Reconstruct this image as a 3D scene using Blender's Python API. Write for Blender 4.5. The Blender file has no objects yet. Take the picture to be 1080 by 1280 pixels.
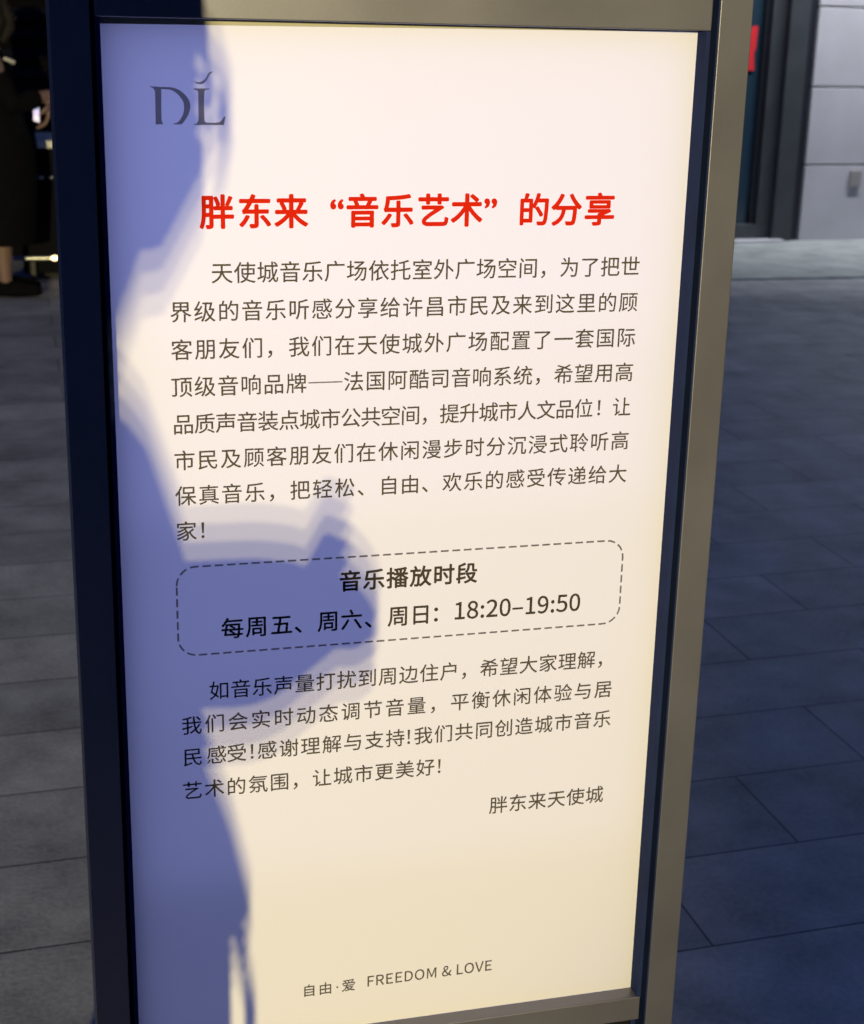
import bpy, bmesh, math, random
from mathutils import Vector, Matrix, Quaternion
R = math.radians
random.seed(7)
SC = bpy.context.scene
COL = SC.collection

# ------------------------------------------------------------------ camera
yaw, pitch, roll = 0.26304, 0.30292, 0.02398
fw = Vector((math.sin(yaw)*math.cos(pitch), math.cos(yaw)*math.cos(pitch), -math.sin(pitch)))
rt = Vector((math.cos(yaw), -math.sin(yaw), 0)); up = rt.cross(fw)
rt, up = rt*math.cos(roll) + up*math.sin(roll), up*math.cos(roll) - rt*math.sin(roll)
cam_d = bpy.data.cameras.new('camera'); cam = bpy.data.objects.new('camera', cam_d); COL.objects.link(cam)
M4 = Matrix((rt, up, -fw)).transposed().to_4x4(); M4.translation = Vector((-0.07662, -1.41096, 1.43168))
cam.matrix_world = M4
cam_d.sensor_fit = 'HORIZONTAL'; cam_d.sensor_width = 36; cam_d.lens = 36*1944.17/1080
cam_d.clip_start = 0.05; cam_d.clip_end = 500
cam_d.dof.use_dof = True; cam_d.dof.focus_distance = 1.5; cam_d.dof.aperture_fstop = 14
SC.camera = cam

# ------------------------------------------------------------------ world, exposure
w = bpy.data.worlds.new('World'); SC.world = w; w.use_nodes = True
nt = w.node_tree; bg = nt.nodes['Background']
sky = nt.nodes.new('ShaderNodeTexSky'); sky.sky_type = 'NISHITA'; sky.sun_disc = False
sky.sun_elevation = R(1.0); sky.sun_rotation = R(200); sky.ozone_density = 3.0; sky.air_density = 1.2; sky.dust_density = 0.6
tint = nt.nodes.new('ShaderNodeVectorMath'); tint.operation = 'MULTIPLY'; tint.inputs[1].default_value = (.82, .94, 1.62)
nt.links.new(sky.outputs[0], tint.inputs[0]); nt.links.new(tint.outputs[0], bg.inputs[0]); bg.inputs[1].default_value = 0.185
SC.view_settings.view_transform = 'Standard'; SC.view_settings.look = 'None'
SC.view_settings.exposure = 0.0; SC.view_settings.gamma = 1.0

# ------------------------------------------------------------------ helpers
def tag(o, label=None, cat=None, group=None, kind=None):
    for k, v in (('label', label), ('category', cat), ('group', group), ('kind', kind)):
        if v: o[k] = v
    return o
def empty(name, loc, label, cat, rz=0, group=None):
    o = bpy.data.objects.new(name, None); COL.objects.link(o)
    o.location = loc; o.rotation_euler = (0, 0, rz); o.empty_display_size = .1
    return tag(o, label, cat, group)
def link(name, me, mat, parent=None, smooth=False):
    o = bpy.data.objects.new(name, me); COL.objects.link(o)
    if mat: me.materials.append(mat)
    if smooth:
        for p in me.polygons: p.use_smooth = True
    if parent: o.parent = parent
    return o
def obj(name, bm, mat, parent=None, smooth=False, bevel=0, seg=2):
    bmesh.ops.recalc_face_normals(bm, faces=bm.faces)
    me = bpy.data.meshes.new(name); bm.to_mesh(me); bm.free()
    o = link(name, me, mat, parent, smooth)
    if bevel:
        b = o.modifiers.new('bevel', 'BEVEL'); b.width = bevel; b.segments = seg; b.limit_method = 'ANGLE'; b.angle_limit = R(40)
    return o
def box(bm, x0, x1, y0, y1, z0, z1):
    v = [bm.verts.new((x, y, z)) for x in (x0, x1) for y in (y0, y1) for z in (z0, z1)]
    for f in ((0,1,3,2), (4,6,7,5), (0,4,5,1), (2,3,7,6), (0,2,6,4), (1,5,7,3)):
        bm.faces.new([v[i] for i in f])
def quad(bm, *p): return bm.faces.new([bm.verts.new(q) for q in p])
def tube(bm, pts, rad, n=12, sq=None):
    """tapered tube with round ends; sq = (side, up) radius factors"""
    pts = [Vector(p) for p in pts]
    if not isinstance(rad, (list, tuple)): rad = [rad]*len(pts)
    d0 = (pts[1]-pts[0]).normalized(); d1 = (pts[-1]-pts[-2]).normalized()
    P, Q = [], []
    for a in (1.0, .85, .5): P.append(pts[0]-d0*rad[0]*a*.99); Q.append(rad[0]*math.sqrt(max(0, 1-(a*.985)**2)))
    for p, r in zip(pts, rad): P.append(p); Q.append(r)
    for a in (.5, .85, 1.0): P.append(pts[-1]+d1*rad[-1]*a*.99); Q.append(rad[-1]*math.sqrt(max(0, 1-(a*.985)**2)))
    rings = []; nrm = None
    for i, p in enumerate(P):
        t = (P[min(i+1, len(P)-1)]-P[max(i-1, 0)]).normalized()
        if nrm is None:
            nrm = Vector((0, 1, 0)) if abs(t.y) < .8 else Vector((1, 0, 0))
        nrm = (nrm - t*nrm.dot(t)).normalized(); bi = t.cross(nrm)
        s = sq or (1, 1)
        rings.append([bm.verts.new(p + nrm*math.cos(2*math.pi*k/n)*Q[i]*s[0] + bi*math.sin(2*math.pi*k/n)*Q[i]*s[1]) for k in range(n)])
    for a, b in zip(rings, rings[1:]):
        for k in range(n): bm.faces.new((a[k], a[(k+1) % n], b[(k+1) % n], b[k]))
    bm.faces.new(rings[0][::-1]); bm.faces.new(rings[-1])
def ellipsoid(bm, c, r, rot=None, u=20, v=14):
    m = Matrix.Translation(c) @ (rot or Matrix.Identity(4)) @ Matrix.Diagonal((*r, 1))
    bmesh.ops.create_uvsphere(bm, u_segments=u, v_segments=v, radius=1, matrix=m)
def loft(bm, rings, n=40):
    """rings: (cx, cy, z, rx, ry)"""
    L = [[bm.verts.new((cx+rx*math.cos(2*math.pi*k/n), cy+ry*math.sin(2*math.pi*k/n), z)) for k in range(n)] for cx, cy, z, rx, ry in rings]
    for a, b in zip(L, L[1:]):
        for k in range(n): bm.faces.new((a[k], a[(k+1) % n], b[(k+1) % n], b[k]))
    bm.faces.new(L[0][::-1]); bm.faces.new(L[-1])
def remeshed(name, bm, mat, parent, voxel=.005, smooth=3):
    """joins overlapping closed shapes into one continuous skin"""
    bmesh.ops.recalc_face_normals(bm, faces=bm.faces)
    me = bpy.data.meshes.new(name+'_raw'); bm.to_mesh(me); bm.free()
    t = bpy.data.objects.new('raw', me); COL.objects.link(t)
    m = t.modifiers.new('r', 'REMESH'); m.mode = 'VOXEL'; m.voxel_size = voxel
    s = t.modifiers.new('s', 'SMOOTH'); s.iterations = smooth; s.factor = .5
    dg = bpy.context.evaluated_depsgraph_get()
    out = bpy.data.meshes.new_from_object(t.evaluated_get(dg))
    bpy.data.objects.remove(t); bpy.data.meshes.remove(me); out.name = name
    return link(name, out, mat, parent, True)

# ------------------------------------------------------------------ materials
def mat(name, col, rough=.6, metal=0, noise=None, bump=None, spec=.5, coat=0):
    """noise = (scale, amount): broken-up base colour; bump = (scale, strength)"""
    m = bpy.data.materials.new(name); m.use_nodes = True
    n = m.node_tree; b = n.nodes['Principled BSDF']
    b.inputs['Base Color'].default_value = (*col, 1); b.inputs['Roughness'].default_value = rough
    b.inputs['Metallic'].default_value = metal; b.inputs['Specular IOR Level'].default_value = spec
    b.inputs['Coat Weight'].default_value = coat
    tc = n.nodes.new('ShaderNodeTexCoord')
    if noise:
        t = n.nodes.new('ShaderNodeTexNoise'); t.inputs['Scale'].default_value = noise[0]; t.inputs['Detail'].default_value = 6
        n.links.new(tc.outputs['Object'], t.inputs['Vector'])
        r = n.nodes.new('ShaderNodeMapRange'); r.inputs[1].default_value = .25; r.inputs[2].default_value = .75
        r.inputs[3].default_value = 1-noise[1]; r.inputs[4].default_value = 1+noise[1]
        n.links.new(t.outputs[0], r.inputs[0])
        x = n.nodes.new('ShaderNodeVectorMath'); x.operation = 'SCALE'; x.inputs[0].default_value = col
        n.links.new(r.outputs[0], x.inputs['Scale']); n.links.new(x.outputs[0], b.inputs['Base Color'])
        rr = n.nodes.new('ShaderNodeMapRange'); rr.inputs[3].default_value = max(0, rough-.08); rr.inputs[4].default_value = min(1, rough+.08)
        n.links.new(t.outputs[0], rr.inputs[0]); n.links.new(rr.outputs[0], b.inputs['Roughness'])
    if bump:
        t = n.nodes.new('ShaderNodeTexNoise'); t.inputs['Scale'].default_value = bump[0]; t.inputs['Detail'].default_value = 5
        n.links.new(tc.outputs['Object'], t.inputs['Vector'])
        u = n.nodes.new('ShaderNodeBump'); u.inputs['Strength'].default_value = bump[1]; u.inputs['Distance'].default_value = .01
        n.links.new(t.outputs[0], u.inputs['Height']); n.links.new(u.outputs[0], b.inputs['Normal'])
    return m
def emis(name, col, strength):
    m = bpy.data.materials.new(name); m.use_nodes = True
    b = m.node_tree.nodes['Principled BSDF']
    b.inputs['Base Color'].default_value = (*[c*.3 for c in col], 1)
    b.inputs['Emission Color'].default_value = (*col, 1); b.inputs['Emission Strength'].default_value = strength
    return m
bronze = mat('taupe_metal_paint', (.195, .192, .238), .42, .66, (7, .09), (300, .01))
dark_alu = mat('black_aluminium', (.012, .012, .014), .4, .2, (20, .2))
trim_m = mat('blue_reflection_trim', (.014, .024, .085), .8, 0, (20, .2), None, .1)  # reflected blue light is put into the trim's base colour
seal_m = mat('olive_seal', (.42, .40, .30), .6)
black_cloth = mat('black_fabric', (.0035, .0035, .005), .95, 0, (30, .3), (60, .4), .1)
grey_cloth = mat('grey_fabric', (.09, .09, .10), .9, 0, (30, .2), (60, .4))
navy_cloth = mat('navy_fabric', (.02, .025, .045), .9, 0, (30, .2), (60, .4))
skin_m = mat('skin', (.42, .25, .18), .5, 0, (25, .08))
hair_m = mat('black_hair', (.007, .006, .006), .6, 0, (60, .3), (90, .5), .2)
white_m = mat('white_laminate', (.75, .74, .72), .4)
steel = mat('brushed_steel', (.45, .45, .44), .3, .9, (40, .1))
eye_m = mat('eye', (.03, .02, .015), .15)
lip_m = mat('lip', (.36, .12, .10), .45)

def ink_mat(name, col, thru, amount=.35):
    m = bpy.data.materials.new(name); m.use_nodes = True; n = m.node_tree; n.nodes.clear()
    o = n.nodes.new('ShaderNodeOutputMaterial'); d = n.nodes.new('ShaderNodeBsdfDiffuse'); d.inputs[0].default_value = (*[c/(1-amount) for c in col], 1)
    t = n.nodes.new('ShaderNodeBsdfTranslucent'); t.inputs[0].default_value = (*thru, 1)
    x = n.nodes.new('ShaderNodeMixShader'); x.inputs[0].default_value = amount
    n.links.new(d.outputs[0], x.inputs[1]); n.links.new(t.outputs[0], x.inputs[2]); n.links.new(x.outputs[0], o.inputs[0])
    return m
ink = ink_mat('warm_grey_ink', (.086, .075, .068), (.6, .55, .5))
ink_dark = ink_mat('dark_ink', (.058, .048, .040), (.4, .37, .34))
ink_logo = ink_mat('logo_ink', (.075, .066, .058), (.75, .72, .68))
ink_red = ink_mat('red_ink', (.62, .020, .006), (.8, .1, .04), .2)
def panel_material():
    m = bpy.data.materials.new('printed_lightbox_film'); m.use_nodes = True
    n = m.node_tree; n.nodes.clear()
    out = n.nodes.new('ShaderNodeOutputMaterial')
    d = n.nodes.new('ShaderNodeBsdfDiffuse'); d.inputs[0].default_value = (.84, .815, .76, 1)
    t = n.nodes.new('ShaderNodeBsdfTranslucent'); t.inputs[0].default_value = (.80, .82, .88, 1)
    g = n.nodes.new('ShaderNodeBsdfGlossy'); g.inputs[0].default_value = (1, 1, 1, 1); g.inputs['Roughness'].default_value = .45
    a = n.nodes.new('ShaderNodeMixShader'); a.inputs[0].default_value = .22
    b = n.nodes.new('ShaderNodeMixShader'); b.inputs[0].default_value = .03
    n.links.new(d.outputs[0], a.inputs[1]); n.links.new(t.outputs[0], a.inputs[2])
    n.links.new(a.outputs[0], b.inputs[1]); n.links.new(g.outputs[0], b.inputs[2])
    n.links.new(b.outputs[0], out.inputs[0])
    return m
film = panel_material()

def paving_material(name, c1, c2, joint, rows, width, off, shear):
    m = bpy.data.materials.new(name); m.use_nodes = True
    n = m.node_tree; b = n.nodes['Principled BSDF']; L = n.links.new
    tc = n.nodes.new('ShaderNodeTexCoord'); sep = n.nodes.new('ShaderNodeSeparateXYZ'); L(tc.outputs['Object'], sep.inputs[0])
    sh = n.nodes.new('ShaderNodeMath'); sh.operation = 'MULTIPLY_ADD'; L(sep.outputs[0], sh.inputs[0]); sh.inputs[1].default_value = -shear
    L(sep.outputs[1], sh.inputs[2])
    cmb = n.nodes.new('ShaderNodeCombineXYZ'); L(sep.outputs[0], cmb.inputs[0]); L(sh.outputs[0], cmb.inputs[1])
    mp = n.nodes.new('ShaderNodeVectorMath'); mp.operation = 'ADD'; mp.inputs[1].default_value = (off[0], off[1], 0); L(cmb.outputs[0], mp.inputs[0])
    br = n.nodes.new('ShaderNodeTexBrick'); L(mp.outputs[0], br.inputs['Vector'])
    br.offset = .5; br.inputs['Scale'].default_value = 1; br.inputs['Mortar Size'].default_value = .0023
    br.inputs['Mortar Smooth'].default_value = .2; br.inputs['Bias'].default_value = 0
    br.inputs['Brick Width'].default_value = width; br.inputs['Row Height'].default_value = rows
    br.inputs['Color1'].default_value = (*c1, 1); br.inputs['Color2'].default_value = (*c2, 1); br.inputs['Mortar'].default_value = (*joint, 1)
    n1 = n.nodes.new('ShaderNodeTexNoise'); n1.inputs['Scale'].default_value = 5; n1.inputs['Detail'].default_value = 10; n1.inputs['Roughness'].default_value = .62; L(tc.outputs['Object'], n1.inputs['Vector'])
    n2 = n.nodes.new('ShaderNodeTexNoise'); n2.inputs['Scale'].default_value = 95; n2.inputs['Detail'].default_value = 6; L(tc.outputs['Object'], n2.inputs['Vector'])
    ad = n.nodes.new('ShaderNodeMath'); ad.operation = 'MULTIPLY_ADD'; L(n2.outputs[0], ad.inputs[0]); ad.inputs[1].default_value = .45; L(n1.outputs[0], ad.inputs[2])
    mr = n.nodes.new('ShaderNodeMapRange'); mr.inputs[1].default_value = .45; mr.inputs[2].default_value = 1.0; mr.inputs[3].default_value = .55; mr.inputs[4].default_value = 1.45
    L(ad.outputs[0], mr.inputs[0])
    sc = n.nodes.new('ShaderNodeVectorMath'); sc.operation = 'SCALE'; L(br.outputs['Color'], sc.inputs[0]); L(mr.outputs[0], sc.inputs['Scale'])
    L(sc.outputs[0], b.inputs['Base Color']); b.inputs['Roughness'].default_value = .62
    bp = n.nodes.new('ShaderNodeBump'); bp.inputs['Strength'].default_value = .16; bp.inputs['Distance'].default_value = .004
    hh = n.nodes.new('ShaderNodeMath'); hh.operation = 'MULTIPLY_ADD'; L(br.outputs['Fac'], hh.inputs[0]); hh.inputs[1].default_value = -1.2; L(n2.outputs[0], hh.inputs[2])
    L(hh.outputs[0], bp.inputs['Height']); L(bp.outputs[0], b.inputs['Normal'])
    return m
pave = paving_material('granite_paving', (.30, .305, .315), (.42, .42, .43), (.05, .05, .055), .272, .60, (.235, -.855), .035)
pale = paving_material('pale_granite_apron', (.285, .305, .30), (.305, .325, .32), (.18, .19, .19), .6, .9, (.2, .1), 0)

# ------------------------------------------------------------------ ground
bm = bmesh.new(); quad(bm, (-60, -60, 0), (60, -60, 0), (60, 80, 0), (-60, 80, 0))
tag(obj('ground', bm, pave), kind='structure')
bm = bmesh.new(); box(bm, 2.6, 12, 7.22, 9.2, -.05, .012)
tag(obj('pavement', bm, pale, bevel=.004), kind='structure')

# ------------------------------------------------------------------ the sign
T, PW, PH = 1.43, .55, 1.0345           # top of poster, poster width, poster height
sign = empty('information_sign', (.277, 0, 0), 'tall bronze framed display sign with a white Chinese poster lit by lamp light', 'sign')
OX = -.277
def S(bm): bmesh.ops.translate(bm, verts=bm.verts, vec=(OX, 0, 0)); return bm
for x0, x1 in ((-.0415, -.0085), (.5620, .5950)):
    bm = bmesh.new(); box(bm, x0, x1, -.020, .080, 0.006, T+.115); obj('post', S(bm), bronze, sign, bevel=.0009, seg=3)
bm = bmesh.new(); box(bm, -.0045, .5545, -.020, .075, T+.0028, T+.060); obj('top_rail', S(bm), bronze, sign, bevel=.0012)
bm = bmesh.new(); box(bm, -.0045, .5545, -.0185, .075, T-PH-.0300, T-PH); obj('bottom_rail', S(bm), bronze, sign, bevel=.0012)
for x0, x1 in ((-.0045, .0), (.5500, .5545)):
    bm = bmesh.new(); box(bm, x0, x1, -.0195, .075, T-PH+.0002, T+.0026); obj('side_trim', S(bm), trim_m, sign, bevel=.0006)
bm = bmesh.new(); box(bm, -.0084, -.0046, .004, .074, .05, T+.06); box(bm, .5546, .5604, .004, .074, .05, T+.06)
box(bm, .5605, .5619, -.0192, .074, .05, T+.06)  # dark liner plate added so the groove beside the post shows black
obj('channel', S(bm), trim_m, sign)
bm = bmesh.new(); box(bm, -.0045, .5545, .006, .070, .12, T-PH-.0302); obj('lower_panel', S(bm), dark_alu, sign, bevel=.001)
bm = bmesh.new(); box(bm, -.0085, .562, -.012, .072, T+.0602, T+.112); obj('cap', S(bm), bronze, sign, bevel=.001)
bm = bmesh.new(); box(bm, -.0045, .5545, .0755, .0795, .13, T+.06); obj('back_panel', S(bm), dark_alu, sign)
bm = bmesh.new(); box(bm, -.0415-.02, .595+.02, -.16, .22, 0, .0058); obj('base_plate', S(bm), dark_alu, sign, bevel=.001)
# wedge of seal showing above the slightly crooked poster
bm = bmesh.new()
for y in (-.0010, -.0003):
    quad(bm, (0, y, T-.0030), (PW, y, T+.0018), (PW, y, T+.0027), (0, y, T+.0027))
obj('seal', S(bm), seal_m, sign)
bm = bmesh.new(); quad(bm, (.0002, .003, T-PH+.0003), (PW-.0002, .003, T-PH+.0003), (PW-.0002, .003, T+.0026), (.0002, .003, T+.0026))
for f in bm.faces: f.normal_flip()
pm = bpy.data.meshes.new('poster'); 
bmesh.ops.recalc_face_normals(bm, faces=bm.faces); S(bm); bmesh.ops.translate(bm, verts=bm.verts, vec=(0, -.003, 0)); bm.to_mesh(pm); bm.free()
poster = link('poster', pm, film, sign)

# cool LED backlight inside the sealed box, behind the film
def backlight(name, z0, z1, power, col, y=.07):
    a = bpy.data.lights.new(name, 'AREA'); a.shape = 'RECTANGLE'; a.size = .548; a.size_y = z1-z0; a.energy = power; a.color = col
    o = bpy.data.objects.new(name, a); COL.objects.link(o); o.parent = sign
    o.location = (0, y, (z0+z1)/2); o.rotation_euler = (R(-90), 0, 0)
    return o
BLUE = (.41, .44, .97)
for hgt, d in ((1.0345, .175), (.84, .10), (.64, .11), (.45, .12), (.28, .14)):      # more LED rows towards the top of the box
    backlight('backlight', T-hgt, T, d*.55*hgt/.057, BLUE, .014 if hgt > 1 else .036)

# ---- printing (ink sheets 0.4 mm proud of the film); u right, v down from the poster's top left corner
GC = {}
def glyph_mesh(ch, bold):
    key = (ch, bold)
    if key in GC: return GC[key]
    if ch in LATIN:
        c = bpy.data.curves.new('g', 'CURVE'); c.dimensions = '2D'; c.fill_mode = 'BOTH'
        for s in LATIN[ch][1]:
            sp = c.splines.new('BEZIER'); sp.bezier_points.add(len(s)-1); sp.use_cyclic_u = True
            for b, p in zip(sp.bezier_points, s):
                b.co = (p[0], p[1], 0); b.handle_left_type = b.handle_right_type = 'FREE'
                b.handle_left = (p[2], p[3], 0); b.handle_right = (p[4], p[5], 0)
    else:
        c = bpy.data.curves.new('g', 'FONT'); c.body = ch; c.size = 1
    c.resolution_u = 5; c.offset = bold
    o = bpy.data.objects.new('g', c); COL.objects.link(o)
    dg = bpy.context.evaluated_depsgraph_get(); e = o.evaluated_get(dg); m = e.to_mesh()
    V = [(v.co.x, v.co.y) for v in m.vertices]; F = [tuple(p.vertices) for p in m.polygons]
    e.to_mesh_clear(); bpy.data.objects.remove(o); bpy.data.curves.remove(c)
    xs = [a for a, _ in V] or [0, 1]
    GC[key] = (V, F, (min(xs)+max(xs))/2)
    return GC[key]
def ink_pt(u, v, y=-.0004): return (u+OX, y, T-v)
def put(bm, ch, u, v, em, bold=0, ax=.5, ay=.38, sx=1):
    V, F, _ = glyph_mesh(ch, 0)                     # a bold glyph is struck nine times, each strike 0.01 mm further out
    strikes = [(0, 0)] + ([(bold*math.cos(k*math.pi/4), bold*math.sin(k*math.pi/4)) for k in range(8)] if bold > 0 else [])
    for q, (dx, dy) in enumerate(strikes):
        vs = [bm.verts.new(ink_pt(u+(x-ax+dx)*em*sx, v-(yy-ay+dy)*em, -.0004-.00001*q)) for x, yy in V]
        for f in F:
            try: bm.faces.new([vs[i] for i in f])
            except ValueError: pass
def text_row(bm, text, v, us, em, bold=0, vis={}):
    for i, ch in enumerate(text):
        if ch == ' ': continue
        if i in vis: put(bm, ch, vis[i], v, em, bold, glyph_mesh(ch, 0)[2])
        else: put(bm, ch, us[i], v, em, bold)
def even(a, b, n): return [a+(b-a)*i/(n-1) for i in range(n)]
def interp(n, anchors):
    k = sorted(anchors); out = []
    for i in range(n):
        j = max(q for q in range(len(k)-1) if k[q] <= i or q == 0)
        a, b = k[j], k[j+1]; out.append(anchors[a]+(anchors[b]-anchors[a])*(i-a)/(b-a))
    return out
def sheet(name, bm, m): 
    for f in bm.faces:
        f.normal_update()
        if f.normal.y > 0: f.normal_flip()
    me = bpy.data.meshes.new(name); bm.to_mesh(me); bm.free()
    return link(name, me, m, poster)

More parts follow.
